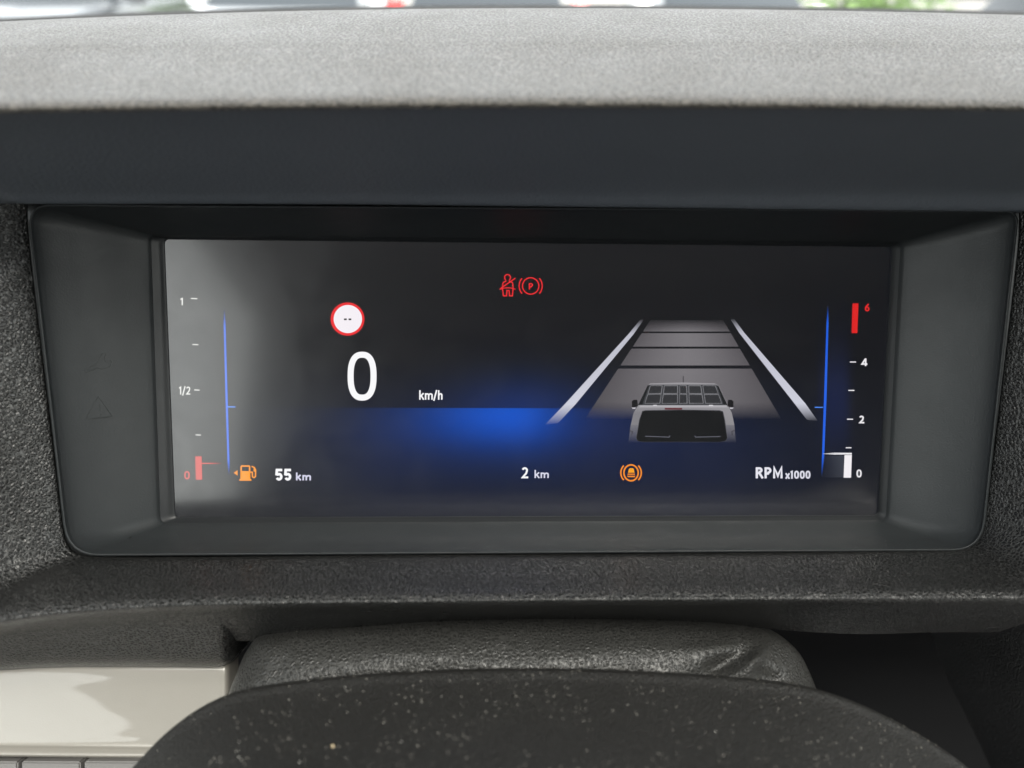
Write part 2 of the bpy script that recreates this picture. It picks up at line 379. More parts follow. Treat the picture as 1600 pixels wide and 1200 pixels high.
# grained surround: rim of the display recess -> cheeks and ledge -> lip -> lower fascia
RIM_Y = -.026
rim = [(42, 318), (44, 360), (58, 490), (76, 640), (92, 772), (99, 828), (104, 848), (113, 861), (130, 868), (160, 870), (300, 870), (500, 868), (700, 866.5), (900, 865.5), (1100, 864), (1300, 862), (1440, 860), (1490, 859), (1513, 855), (1527, 845), (1535, 826), (1540, 800), (1555, 690), (1571, 560), (1585, 440), (1592, 372), (1593, 328)]
mid = [(-60, 318), (-60, 360), (-55, 490), (-50, 640), (-45, 790), (-30, 862), (-15, 893), (15, 911), (70, 905), (130, 903), (300, 902), (500, 900), (700, 899), (900, 898), (1100, 897), (1300, 896), (1440, 895), (1505, 893), (1550, 888), (1580, 880), (1610, 862), (1640, 820), (1670, 690), (1690, 560), (1705, 440), (1712, 372), (1715, 328)]
lip = [(-330, 318), (-330, 360), (-320, 490), (-310, 640), (-300, 800), (-260, 925), (-190, 975), (-80, 977), (15, 961), (90, 951), (270, 939), (480, 935), (690, 933), (890, 931), (1100, 930), (1310, 929), (1450, 928.5), (1520, 928), (1590, 928), (1660, 925), (1740, 915), (1790, 850), (1850, 690), (1880, 560), (1900, 440), (1912, 372), (1915, 328)]
def ydep(i, a, b, c):      # depth for left cheek / bottom ledge / right cheek, blended round the corners
    n = len(rim)
    if i <= 5: return a
    if i <= 9: return a + (b - a) * (i - 5) / 4
    if i <= 17: return b
    if i <= 21: return b + (c - b) * (i - 17) / 4
    return c
r_in = [P(u, v, RIM_Y + .006) for u, v in rim]
r0 = [P(u, v, RIM_Y) for u, v in rim]
r1 = [P(u + (m[0] - u) * .04, v + (m[1] - v) * .05, RIM_Y - .0012) for (u, v), m in zip(rim, mid)]
r2 = [P(u, v, ydep(i, -.040, -.0415, -.044)) for i, (u, v) in enumerate(mid)]
r3 = [P(u, v, ydep(i, -.062, -.0545, -.066)) for i, (u, v) in enumerate(lip)]
def drop(i, dv, dy):        # past the lip: down and back for the ledge, outwards for the cheeks
    u, v = lip[i]; y = ydep(i, -.062, -.0545, -.066)
    if i <= 5: return P(u - dv * 1.2, v + dv * .5, y + dy)
    if i >= 21: return P(u + dv * 1.2, v + dv * .5, y + dy)
    return P(u, v + dv, y + dy)
nR = len(rim)
r2b = [a.lerp(b, .9) + Vector((0, 0, .0004)) for a, b in zip(r2, r3)]
r4 = [drop(i, 6, -.0008) for i in range(nR)]
r5 = [drop(i, 13, .0008) for i in range(nR)]
r6 = [drop(i, 22, .0105) for i in range(nR)]
fas = []
for i in range(nR):
    u, v = lip[i]
    if 8 <= i <= 10: fas.append(P(u, 1000, -.022))
    elif 11 <= i <= 15: fas.append(P(u, (1000, 978, 972, 976, 990)[i - 11], -.026))
    elif 16 <= i <= 20: fas.append(P(u, v + 60, .004))
    else: fas.append(drop(i, 66, .024))
loft('grained_surround', [r_in, r0, r1, r2, r2b, r3, r4, r5, r6, fas], M_GRAIN, dash, 6, 6)
# left fascia continues down to the silver trim; rounded end beside the steering column
UL = (-420, -200, -60, 60, 180, 280, 335)
fl = [rail([(u, 959 + max(0, 150 - u) * .085, -.0440) for u in UL]),
      rail([(u, 975 + max(0, 120 - u) * .09, -.0370) for u in UL]),
      rail([(u, 1005 + max(0, 90 - u) * .08, -.0305) for u in UL]),
      rail([(u, 1032 + max(0, 90 - u) * .07, -.0250) for u in UL]),
      rail([(u, 1040 + max(0, 90 - u) * .07, -.0205) for u in UL]),
      rail([(u, 1044 + max(0, 90 - u) * .07, -.010) for u in UL])]
for r in fl:
    e = r[-1]; r += [e + Vector((.0024, .0008, 0)), e + Vector((.0044, .0040, 0)), e + Vector((.0050, .0120, 0)), e + Vector((.0050, .030, 0))]
loft('lower_fascia', fl, M_GRAIN, dash, 6, 6)
# recess behind the steering column and the knee panel on the right, shade put into both colours
RU = range(150, 2000, 150)
rec = [rail([(u, 952, -.020) for u in RU]), rail([(u, 956, .030) for u in RU]), rail([(u, 985, .140) for u in RU]), rail([(u, 1060, .190) for u in RU]), rail([(u, 1300, .18) for u in RU]), rail([(u, 1900, .08) for u in RU])]
loft('column_recess', rec, M_DARK, dash, 3, 4)
kn = [[P(1440, 940, .060), P(1455, 985, .070), P(1480, 1060, .085), P(1530, 1160, .100), P(1590, 1300, .11)],
      [P(1500, 942, .020), P(1512, 985, .030), P(1535, 1060, .045), P(1590, 1160, .060), P(1650, 1300, .075)],
      [P(1620, 942, -.030), P(1632, 985, -.024), P(1655, 1060, -.014), P(1710, 1160, .0), P(1780, 1300, .015)],
      [P(1900, 942, -.075), P(1910, 985, -.070), P(1930, 1060, -.062), P(1980, 1160, -.05), P(2040, 1300, -.04)]]
loft('knee_panel', kn, M_KNEE, dash, 8, 8, flip=True)

# silver trim strip, lower left, with a row of buttons under it
UT = (-420, -250, -100, 0, 100, 200, 280, 330, 346)
def tv(u): return 1036 + max(0, 90 - u) * .07
T_N = Vector((.055, -.94, .32)).normalized(); T_0 = P(340, 1040, -.0150)
def trow(f, dep=0): return [PP(u, f(u), T_0, T_N) - T_N * dep for u in UT]
st = [trow(lambda u: tv(u) - 3, .012), trow(lambda u: tv(u) + 1, .0022), trow(lambda u: tv(u) + 4, .0003), trow(lambda u: 1070, -.0001), trow(lambda u: 1110, -.0002), trow(lambda u: 1150, -.0001),
      trow(lambda u: 1163 + u * .012, -.0002), trow(lambda u: 1168 + u * .012, -.0010), trow(lambda u: 1176 + u * .012, -.0018), trow(lambda u: 1182 + u * .012, -.0004), trow(lambda u: 1184 + u * .012, .004), trow(lambda u: 1186 + u * .012, .012)]
for r in st:
    e = r[-1]; r += [e + Vector((.0011, .0002, -.0001)), e + Vector((.0017, .0012, -.0002)), e + Vector((.0019, .004, -.0004)), e + Vector((.0019, .010, -.001))]
loft('silver_trim', st, M_SILVER, dash, 6, 6)
for k, (a, b) in enumerate(((-168, -70), (-66, 27), (33, 125), (131, 223))):
    vs = []
    bm = bmesh.new()
    front = [P(a, 1190, -.028), P(b, 1190.6, -.028), P(b + 2, 1260, -.033), P(a + 2, 1260, -.033)]
    vf = [bm.verts.new(p) for p in front]; vb = [bm.verts.new(p + Vector((0, .012, -.002))) for p in front]
    bm.faces.new(vf[::-1]); bm.faces.new(vb)
    for i in range(4): bm.faces.new((vf[i], vf[(i + 1) % 4], vb[(i + 1) % 4], vb[i]))
    bmesh.ops.recalc_face_normals(bm, faces=bm.faces[:])
    bmesh.ops.bevel(bm, geom=bm.edges[:], offset=.0004, segments=2, affect='EDGES')
    bm_obj('button', bm, M_GREY, dash)

# ------------------------------------------------------------------ instrument cluster: bezel and display
clu = empty('instrument_cluster', FRAME)
tag(clu, 'wide lit digital instrument cluster in a recessed charcoal bezel under the hood', 'instrument cluster')
def rrect(cs, rad, n=6):
    """closed loop of a quad (TL, TR, BR, BL in layout units) with rounded corners"""
    out = []
    for i in range(4):
        p, a, b = Vector(cs[i]), Vector(cs[i - 1]), Vector(cs[(i + 1) % 4])
        r = rad[i]
        pa = p + (a - p).normalized() * r; pb = p + (b - p).normalized() * r
        for k in range(n + 1):
            t = k / n; out.append(pa * (1 - t) ** 2 + p * 2 * t * (1 - t) + pb * t * t)
    return out
SCR = [(256.5, 374), (1394, 386), (1371.5, 805), (273.5, 808.5)]
def densify(loop, per=10):
    out = []
    for i in range(len(loop)):
        a, b = loop[i], loop[(i + 1) % len(loop)]
        k = max(1, int((b - a).length / 60))
        for j in range(k): out.append(a.lerp(b, j / k))
    return out
def loop3(cs, rad, y): return [P(p.x, p.y, y) for p in rrect(cs, rad)]
c_scr = loop3(SCR, (8,) * 4, .0012)
c_w0 = loop3(SCR, (8,) * 4, -.0002)
c_w1 = loop3([(247, 371.5), (1398, 383.5), (1375, 808), (264, 812)], (9,) * 4, -.0012)
c_w2 = loop3([(236, 369), (1407, 381), (1384, 812.5), (251, 817)], (11,) * 4, -.0028)
c_w3 = loop3([(233, 368), (1410.5, 380), (1387.5, 814), (248, 818.5)], (13,) * 4, -.0036)
c_w4 = loop3([(229, 367), (1415, 379), (1392, 815.5), (244, 820)], (15,) * 4, -.0044)
c_m1 = loop3([(134, 345), (1504, 356), (1464, 839), (176, 844)], (22,) * 4, -.0146)
c_o2 = loop3([(50, 324), (1585, 335), (1527, 855), (113, 863)], (34, 20, 40, 46), -.0252)
c_o1 = loop3([(44, 321), (1590, 331), (1532, 858), (107, 866.5)], (36, 20, 44, 48), -.0272)
c_o0 = loop3([(41.5, 319.5), (1592.5, 329.5), (1535, 860.5), (104.5, 869)], (38, 20, 46, 50), -.0270)
c_ob = loop3([(40, 318.5), (1594, 328.5), (1537, 862), (103, 870.5)], (38, 20, 46, 50), -.018)
def ring(name, loops, mat, parent, across=5):
    cols = len(loops[0]); grid = [cr([l[j] for l in loops], across) for j in range(cols)]
    rows = len(grid[0])
    return mesh_obj(name, [grid[j][i] for i in range(rows) for j in range(cols)], grid_faces(rows, cols, True, True), mat, parent)
c_of = loop3([(-60, 250), (1700, 260), (1640, 920), (0, 930)], (38, 20, 46, 50), -.012)
bez = ring('bezel', [c_w2, c_w3, c_w4, c_m1, c_o2, c_o1, c_o0, c_ob, c_of], M_BEZEL, clu)
well = ring('display_well', [c_scr, c_w0, c_w1, c_w2], M_WELL, clu)

# the picture on the panel: pieces with colour and coverage per corner
class Pic:
    def __init__(s): s.v = []; s.f = []; s.c = []; s.y = -.00006
    def poly(s, pts, col, al=1.0):
        i = len(s.v)
        for k, p in enumerate(pts):
            s.v.append(P(p[0], p[1], s.y))
            c = col[k] if isinstance(col, list) else col
            a = al[k] if isinstance(al, (list, tuple)) else al
            s.c.append((*srgb(*c), a))
        s.f.append(tuple(range(i, i + len(pts)))); return s
    def stroke(s, pts, w, col, closed=False, al=1.0):
        pts = [Vector(p) for p in pts]
        n = len(pts); L_, R_ = [], []
        for i, p in enumerate(pts):
            a = pts[i - 1] if (i or closed) else None; b = pts[(i + 1) % n] if (i < n - 1 or closed) else None
            d1 = (p - a).normalized() if a is not None else None; d2 = (b - p).normalized() if b is not None else None
            if d1 is None: d1 = d2
            if d2 is None: d2 = d1
            t = d1 + d2
            t = t.normalized() if t.length > 1e-4 else d1
            nn = Vector((-t.y, t.x)); m = max(.45, nn.dot(Vector((-d1.y, d1.x))))
            L_.append(p + nn * w / 2 / m); R_.append(p - nn * w / 2 / m)
        for i in range(n if closed else n - 1):
            j = (i + 1) % n
            a = al if not isinstance(al, (list, tuple)) else [al[i], al[j], al[j], al[i]]
            s.poly([L_[i], L_[j], R_[j], R_[i]], col, a)
        return s
    def ring(s, cx, cy, rx, ry, w, col, a0=0, a1=360, n=40):
        full = abs(a1 - a0) >= 360
        pts = [(cx + rx * math.cos(R(a0 + (a1 - a0) * k / n)), cy - ry * math.sin(R(a0 + (a1 - a0) * k / n))) for k in range(n + (0 if full else 1))]
        return s.stroke(pts, w, col, full)
    def disc(s, cx, cy, rx, ry, col, n=40):
        return s.poly([(cx + rx * math.cos(2 * math.pi * k / n), cy - ry * math.sin(2 * math.pi * k / n)) for k in range(n)], col)
    def up(s): s.y -= .00003; return s
    def build(s, name, parent):
        o = mesh_obj(name, s.v, s.f, M_PIX, parent, False)
        at = o.data.color_attributes.new('picture', 'FLOAT_COLOR', 'POINT')
        for i, c in enumerate(s.c): at.data[i].color = c
        # all faces look at the driver
        me = o.data
        bm = bmesh.new(); bm.from_mesh(me)
        bm.normal_update()
        for f in bm.faces:
            if f.normal.y > 0: f.normal_flip()
        bm.to_mesh(me); bm.free()
        return o

def el(cx, cy, rx, ry, a0, a1, n=14): return [(cx + rx * math.cos(R(a0 + (a1 - a0) * k / n)), cy + ry * math.sin(R(a0 + (a1 - a0) * k / n))) for k in range(n + 1)]
def sup(cx, cy, rx, ry, e=.80, n=40):
    o = []
    for k in range(n):
        c, s_ = math.cos(2 * math.pi * k / n), math.sin(2 * math.pi * k / n)
        o.append((cx + rx * math.copysign(abs(c) ** e, c), cy + ry * math.copysign(abs(s_) ** e, s_)))
    return o
# stroke letters: (advance width, list of (points, closed)); cap height 1, strokes run on their centre line
def glyphs(t):
    h = t / 2
    return {
        '0': (.58, [(sup(.29, .5, .29 - h, .5 - h), True)]),
        '1': (.36, [([(h * .4, .80), (.30 - h, 1 - h * 1.0), (.30 - h, 0)], False)]),
        '2': (.54, [(el(.26, .72, .26 - h, .28 - h, 165, -20) + [(.36, .44), (h, h)] + [(.53, h)], False)]),
        '4': (.58, [([(.40, 0), (.40, 1 - h), (.36, 1 - h), (h * .6, .27), (.57, .27)], False)]),
        '5': (.54, [([(.48, 1 - h), (.10, 1 - h), (.075, .54)] + el(.25, .33, .27 - h, .33 - h, 125, -155), False)]),
        '6': (.55, [(el(.27, .31, .27 - h, .31 - h, 0, 360, 24)[:-1], True), ([(.42, 1 - h * .3), (.10, .50), (h + .01, .34)], False)]),
        '/': (.38, [([(.02, -.12), (.34, 1.04)], False)]),
        'k': (.52, [([(h, 0), (h, 1.02)], False), ([(.48, .70), (h, .30)], False), ([(.22, .43), (.50, 0)], False)]),
        'm': (.86, [([(h, 0), (h, .70)], False), ([(h, .48)] + el(.255, .50, .20 - h * .5, .20 - h, 170, 0, 8) + [(.455 - h * .5, 0)], False), ([(.455 - h * .5, .48)] + el(.63, .50, .20 - h * .5, .20 - h, 170, 0, 8) + [(.83 - h * .5, 0)], False)]),
        'h': (.54, [([(h, 0), (h, 1.02)], False), ([(h, .48)] + el(.28, .50, .22 - h, .21 - h, 170, 0, 8) + [(.50 - h, 0)], False)]),
        'x': (.46, [([(.02, 0), (.43, .68)], False), ([(.43, 0), (.02, .68)], False)]),
        'R': (.60, [([(h, 0), (h, 1 - h), (.28, 1 - h)] + el(.29, .735, .27 - h, .265 - h, 85, -85, 10) + [(.28, .47), (h, .47)], False), ([(.30, .47), (.55, 0)], False)]),
        'P': (.58, [([(h, 0), (h, 1 - h), (.28, 1 - h)] + el(.29, .71, .27 - h, .29 - h, 85, -85, 10) + [(.28, .42), (h, .42)], False)]),
        'M': (.80, [([(h, 0), (h, 1 - h * .4), (.38, .22), (.76 - h, 1 - h * .4), (.76 - h, 0)], False)]),
        '-': (.34, [([(.04, .36), (.30, .36)], False)]),
    }
def text(pic, s, x0, y0, x1, y1, w, col, gap=.10):
    """letters fitted to the box x0..x1 (baseline y1, cap top y0), stroke w in layout units"""
    H = y1 - y0; G = glyphs(w / H)
    tot = sum(G[c][0] for c in s) + gap * (len(s) - 1); sx = (x1 - x0) / tot
    x = 0
    for c in s:
        adv, st_ = G[c]
        for pts, cl in st_:
            pic.stroke([(x0 + (x + px) * sx, y1 - py * H) for px, py in pts], w, col, cl)
        x += adv + gap
    return pic
WHT, RED, AMB, BLU = (250, 250, 252), (236, 38, 44), (250, 150, 20), (42, 100, 235)

# background picture of the panel: dark blue-grey with the blue glow under the horizon line
def bg(u, v):
    r, g_, b = 13, 15, 20
    t = max(0, min(1, (u - 330) / 260)) * max(0, min(1, (1420 - u) / 300))
    low = max(0, min(1, (v - 560) / 120)) * (1 if v < 740 else max(.5, 1 - (v - 740) / 140))
    r += 2 * low * t; g_ += 9 * low * t; b += 28 * low * t
    if v > 636.5:
        d = ((u - 800) / (150 if u < 800 else 85)) ** 2 + ((v - 645) / 55) ** 2
        e = math.exp(-d)
        d2 = ((u - 790) / 240) ** 2 + ((v - 650) / 75) ** 2; e2 = math.exp(-d2)
        r -= 6 * e; g_ += 44 * e + 14 * e2; b += 105 * e + 48 * e2
    else:
        d2 = ((u - 815) / 115) ** 2 + ((v - 640) / 60) ** 2; e2 = math.exp(-d2)
        r += 1 * e2; g_ += 18 * e2; b += 55 * e2
    d = ((u - 1305) / 24) ** 4 + ((v - 615) / 80) ** 2
    e = math.exp(-d); r += 4 * e; g_ += 10 * e; b += 34 * e
    return (min(r, 255), min(g_, 255), min(b, 255))
NX, NY = 190, 110
vs, cs_, fs = [], [], []
rowsv = sorted([i / NY for i in range(NY + 1)])
A_, B_, C_, D2 = [Vector(p) for p in SCR]
def scr_uv(s, t): return (A_.lerp(B_, s)).lerp(D2.lerp(C_, s), t)
t636 = (636.5 - 378) / (806 - 378)
rowsv = sorted(set([r for r in rowsv if abs(r - t636) > .006] + [t636 - .0012, t636 + .0012]))
for t in rowsv:
    for i in range(NX + 1):
        p = scr_uv(i / NX, t); vs.append(P(p.x, p.y, 0)); vv = p.y
        if abs(t - t636 - .0012) < 1e-6: vv = 637.5
        if abs(t - t636 + .0012) < 1e-6: vv = 635.5
        cs_.append((*srgb(*bg(p.x, vv)), 1))
panel = mesh_obj('display_panel', vs, grid_faces(len(rowsv), NX + 1, True), M_PIX, clu, False)
at = panel.data.color_attributes.new('picture', 'FLOAT_COLOR', 'POINT')
for i, c in enumerate(cs_): at.data[i].color = c
if panel.data.polygons[0].normal.y > 0: panel.data.flip_normals()

text(Pic(), '0', 543, 549.5, 588.5, 626, 9.4, WHT).build('speed_digit', panel)
text(Pic(), 'km/h', 655, 610, 692, 624.5, 2.3, WHT).build('speed_unit_text', panel)
p = Pic(); p.disc(543, 498.5, 26.5, 26, RED); p.up(); p.disc(543.5, 498.5, 22.2, 22, (246, 240, 246)); p.up()
p.poly([(537.5, 497.6), (541.8, 497.6), (541.8, 500.2), (537.5, 500.2)], (20, 20, 22)).poly([(544.6, 497.6), (548.9, 497.6), (548.9, 500.2), (544.6, 500.2)], (20, 20, 22))
p.build('speed_limit_sign', panel)
# seat belt reminder
p = Pic(); c = RED
p.ring(793, 433.6, 4.6, 4.6, 1.9, c, -55, 235, 24)
p.stroke([(790.6, 438), (790.2, 439.6), (786.5, 441.2), (785.6, 444), (785.2, 451), (786.6, 462.2), (791.4, 462.2), (792, 454), (795.6, 454), (796.2, 462.2), (800.6, 462.2), (801.6, 451), (801.3, 444), (800.2, 441.2), (796, 439.6), (795.4, 438)], 1.9, c)
p.up().stroke([(782, 450.8), (805.4, 434.6)], 1.9, c).stroke([(780.4, 452), (787, 450.2), (793.4, 449.6), (799.4, 450.2), (805.6, 452)], 1.7, c)
p.build('seat_belt_warning', panel)
p = Pic(); p.ring(829.2, 446.8, 12.8, 12.8, 1.9, c); p.ring(829.2, 446.8, 18, 18, 1.9, c, 138, 222, 16); p.ring(829.2, 446.8, 18, 18, 1.9, c, -42, 42, 16)
text(p, 'P', 826, 442.2, 833.4, 452.6, 2.0, c); p.build('parking_brake_warning', panel)
# fuel scale
p = Pic(); SC = (232, 232, 228)
text(p, '1', 281.5, 465.5, 287, 477, 1.9, SC)
for a, b, v in ((298, 308.5, 466.3), (300.5, 310, 538.2), (303.5, 312, 609.2), (305.5, 314, 679.4)): p.stroke([(a, v), (b, v + .4)], 1.5, SC)
text(p, '1/2', 279.5, 604, 297.5, 616.5, 1.8, SC)
RD = (205, 62, 58)
p.poly([(305, 713), (315, 713), (316, 749.5), (306, 749.5)], RD)
p.stroke([(315, 724), (330, 724), (346, 724)], 1.8, (225, 70, 60), al=[1, .8, 0])
text(p, '0', 287.5, 736, 297, 749, 2.5, RD); p.build('fuel_scale', panel)
def glow_line(p, pts, w, col, al):
    n = len(pts)
    for i in range(n - 1):
        (x0, y0), (x1, y1) = pts[i], pts[i + 1]
        p.poly([(x0 - w[i] / 2, y0), (x0 + w[i] / 2, y0), (x1 + w[i + 1] / 2, y1), (x1 - w[i + 1] / 2, y1)], col, [al[i], al[i], al[i + 1], al[i + 1]])
p = Pic(); glow_line(p, [(350.5, 484), (351, 510), (354, 620), (357, 720), (357.8, 742)], [1.5, 3.2, 3.4, 3.2, 1.6], (58, 112, 232), [0, .9, 1, .95, 0])
p.up().stroke([(356, 635.6), (368, 635.8)], 1.8, (90, 150, 250)); p.build('fuel_gauge_line', panel)
# fuel pump
p = Pic(); c = AMB
p.poly([(365, 738.8), (371.2, 734.6), (371.2, 743.2)], c)
p.stroke([(376.8, 748), (376.8, 729.4), (377.6, 728.2), (389.2, 728.2), (390, 729.4), (390, 748)], 2.4, c)
p.poly([(375.6, 736), (391.2, 736), (391.2, 748.6), (375.6, 748.6)], (252, 156, 12)); p.poly([(374.2, 748.4), (392.4, 748.4), (393.2, 751.2), (373.4, 751.2)], c)
p.stroke([(391, 737.6), (394.2, 737.8), (394.6, 745.2), (397, 746.2), (399.2, 744.6), (399.4, 735), (397.6, 730.6), (393, 728.6)], 2.1, c)
p.up().poly([(396.2, 731), (400.4, 733.2), (400.2, 738), (396.2, 736.6)], c); p.build('fuel_pump_symbol', panel)
p = Pic(); text(p, '55', 430.5, 732.4, 456, 751, 4.0, WHT, .09); text(p, 'km', 462, 738.5, 486, 750.6, 2.5, (214, 214, 236)); p.build('range_text', panel)
p = Pic(); text(p, '2', 815, 730, 825.5, 747.4, 3.0, WHT); text(p, 'km', 835, 734.6, 857.5, 747, 2.2, (222, 222, 240)); p.build('trip_text', panel)
# amber brake assist lamp
p = Pic(); c = (246, 142, 40)
p.ring(986, 738.8, 11.2, 12.4, 2.4, c); p.ring(986, 738.8, 16, 16, 2.2, c, 135, 225, 16); p.ring(986, 738.8, 16, 16, 2.2, c, -45, 45, 16)
p.poly([(982.6, 733.2), (984, 731.6), (989, 731.6), (990.4, 733.2), (991.4, 738.6), (981.2, 738.6)], (250, 165, 30)); p.poly([(980.6, 740), (992, 740), (992, 741.8), (980.6, 741.8)], c); p.poly([(979.6, 743.4), (992.8, 743.4), (991.6, 745.6), (981, 745.6)], c)
p.build('brake_assist_symbol', panel)
# road ahead
LN = (206, 207, 220)
p = Pic(); p.poly([(1001, 499), (1006, 499), (990, 522), (982, 522)], LN, [.0, .0, .8, .8]); p.poly([(982, 522), (990, 522), (899, 632), (882, 632)], LN, [.8, .8, 1, 1]); p.poly([(882, 632), (899, 632), (872, 661), (851, 664)], LN, [1, 1, .1, 0]); p.build('lane_line', panel)
p = Pic(); p.poly([(1141, 498), (1147, 498), (1163, 520), (1155, 520)], LN, [.0, .0, .8, .8]); p.poly([(1155, 520), (1163, 520), (1258, 630), (1241, 630)], LN, [.8, .8, 1, 1]); p.poly([(1241, 630), (1258, 630), (1278, 658), (1261, 656)], LN, [1, 1, 0, .1]); p.build('lane_line', panel)
def redge(v):      # road edges at height v
    t = (v - 502) / 148
    return 1015 + (917 - 1015) * t, 1131 + (1218 - 1131) * t
for k, (v0, v1, a0, a1) in enumerate(((500, 518, .05, .95), (520.6, 541.6, 1, 1), (544.8, 571, 1, 1), (576, 628, 1, .92), (628, 655, .92, 0))):
    (l0, r0_), (l1, r1_) = redge(v0), redge(v1); p = Pic() if k < 4 else p
    for j in range(8):
        def sh(e): return tuple(c_ - 34 * abs(e / 4 - 1) ** 1.6 for c_ in (120, 117, 121))
        e0, e1 = j, j + 1
        p.poly([(l0 + (r0_ - l0) * e0 / 8, v0), (l0 + (r0_ - l0) * e1 / 8, v0), (l1 + (r1_ - l1) * e1 / 8, v1), (l1 + (r1_ - l1) * e0 / 8, v1)], [sh(e0), sh(e1), sh(e1), sh(e0)], [a0, a0, a1, a1])
    if k != 3: p.build('road_panel', panel)
# van seen from behind
p = Pic(); p.y = -.00016
LG, MG, DG, BK = (172, 170, 174), (120, 120, 124), (62, 64, 68), (26, 28, 30)
p.stroke([(1067.6, 587.5), (1067.6, 598)], 1.2, (50, 48, 52))
p.poly([(1012, 603), (1016, 599), (1067, 597.6), (1117, 599), (1123, 603), (1137.5, 634), (996.5, 634)], (152, 150, 154))
p.poly([(996.5, 634), (1137.5, 634), (1143.5, 645), (1147.5, 664), (985.5, 664), (990, 645)], [(150, 148, 152)] * 2 + [(140, 138, 142)] * 2 + [(128, 126, 131)] * 2)
p.poly([(985.5, 664), (1147.5, 664), (1150, 692), (981.5, 692)], (118, 117, 124), [1, 1, 0, 0])
p.up().poly([(1011.5, 603.5), (1015, 601), (1119, 601), (1122, 604), (1134, 633), (1001, 633)], DG)
p.up().poly([(1012, 602), (1014.6, 602), (1003.6, 632), (996.8, 633.5)], BK).poly([(1120.2, 602), (1122.6, 603), (1137, 633.5), (1130.5, 632)], BK)
top = (1015, 1036.6, 1060.6, 1074.4, 1096.4, 1119); bot = (1005.8, 1032.6, 1060, 1075.4, 1101, 1129.6)
p.up()
for k in range(5):
    for t0, t1 in ((.04, .44), (.50, .95)):
        def q(t, e): return top[k + e] + (bot[k + e] - top[k + e]) * t + (1.8 if e == 0 else -1.8)
        a, b = 601.5 + 30 * t0, 601.5 + 30 * t1
        p.poly([(q(t0, 0), a), (q(t0, 1), a), (q(t1, 1), b), (q(t1, 0), b)], (48, 49, 52))
        p.stroke([(q(t0, 0), a), (q(t0, 1), a), (q(t1, 1), b), (q(t1, 0), b)], .9, (142, 142, 146), True)
p.poly([(1001, 633.6), (1134, 633.6), (1137, 636.6), (998, 636.6)], (172, 170, 174))
p.poly([(1038.6, 637.4), (1066, 637.4), (1065.4, 640), (1039, 640)], (96, 36, 44)).poly([(1021, 632.6), (1026, 632.6), (1027, 634.4), (1020, 634.4)], (214, 212, 216)).poly([(1108, 632.6), (1113.6, 632.6), (1115, 634.4), (1107, 634.4)], (214, 212, 216))
rw = [(1004, 642.4), (1009, 641.2), (1067, 640.6), (1124, 641.2), (1129.4, 643), (1132.6, 656), (1136.6, 684), (1134, 689), (1126, 690.6), (1003, 690.6), (996, 689), (994, 684), (999, 656)]
p.up().poly(rw, (16, 18, 19)); p.stroke(rw, 1.2, (98, 98, 104), True, [1, 1, 1, 1, 1, .9, .35, .2, .15, .15, .2, .35, .9])
p.up().stroke([(1008, 681.6), (1045.6, 683), (1047, 680.4)], 1.3, (96, 98, 108)).stroke([(1085.4, 680.6), (1087, 683), (1126, 682)], 1.3, (96, 98, 108))
for x0, s in ((992.4, 1), (1141, -1)):
    p.poly([(x0 - 5 * s, 627), (x0 - 2 * s, 624.6), (x0 + 3.4 * s, 624.8), (x0 + 4.4 * s, 635), (x0 - 5 * s, 636.6)], (22, 22, 24)); p.poly([(x0 - 5.6 * s, 636.8), (x0 + 1 * s, 636.8), (x0 + 0 * s, 639), (x0 - 4 * s, 638.6)], (196, 194, 200))
for x0, s in ((985, 1), (1146.4, -1)): p.stroke([(x0 - 2 * s, 672.5), (x0 + 3 * s, 674), (x0 + 2.2 * s, 680)], 1.2, (60, 58, 64))
p.build('van_picture', panel)
# rev counter
p = Pic(); text(p, 'RPM', 1180.5, 730, 1224, 747.4, 3.5, (232, 232, 242), .07); text(p, 'x1000', 1227.5, 735.5, 1266.5, 748, 2.6, (222, 222, 234), .06); p.build('rpm_text', panel)
p = Pic(); glow_line(p, [(1293.6, 478), (1293, 505), (1289.6, 620), (1286, 715), (1284, 744)], [1.2, 3.2, 4, 3.4, 1.4], (34, 98, 226), [0, .9, 1, 1, 0])
p.up().stroke([(1273, 636.4), (1286, 636.6)], 1.6, (80, 140, 240)); p.build('rev_gauge_line', panel)
p = Pic(); SC = (236, 234, 238)
p.poly([(1332, 474), (1341.4, 474), (1339.6, 520.5), (1330.6, 520.5)], (222, 34, 34)); text(p, '6', 1351, 474.5, 1359, 486.5, 2.1, (232, 44, 44))
for a, b, v in ((1328, 1337.5, 565.6), (1325.6, 1335, 610), (1323.4, 1333, 655), (1321.5, 1330.5, 699.6)): p.stroke([(a, v), (b, v)], 1.6, SC)
text(p, '4', 1346, 560, 1355.5, 572, 2.5, SC); text(p, '2', 1342, 649.4, 1350.6, 661.6, 2.5, SC); text(p, '0', 1338, 733.6, 1346.6, 746, 2.4, SC)
p.poly([(1286, 712), (1318.6, 712), (1318, 746), (1284.4, 746)], (70, 74, 84), [.1, .75, .55, 0])
p.up().poly([(1319.6, 711), (1331, 711), (1329.8, 746.4), (1318.2, 746.4)], (244, 240, 244)); p.poly([(1286, 708.6), (1304, 707.4), (1331, 707.6), (1331, 710.2), (1304, 710.4), (1286, 709.4)], (240, 238, 242), [.4, 1, 1, 1, 1, .4])
p.build('rev_scale', panel)

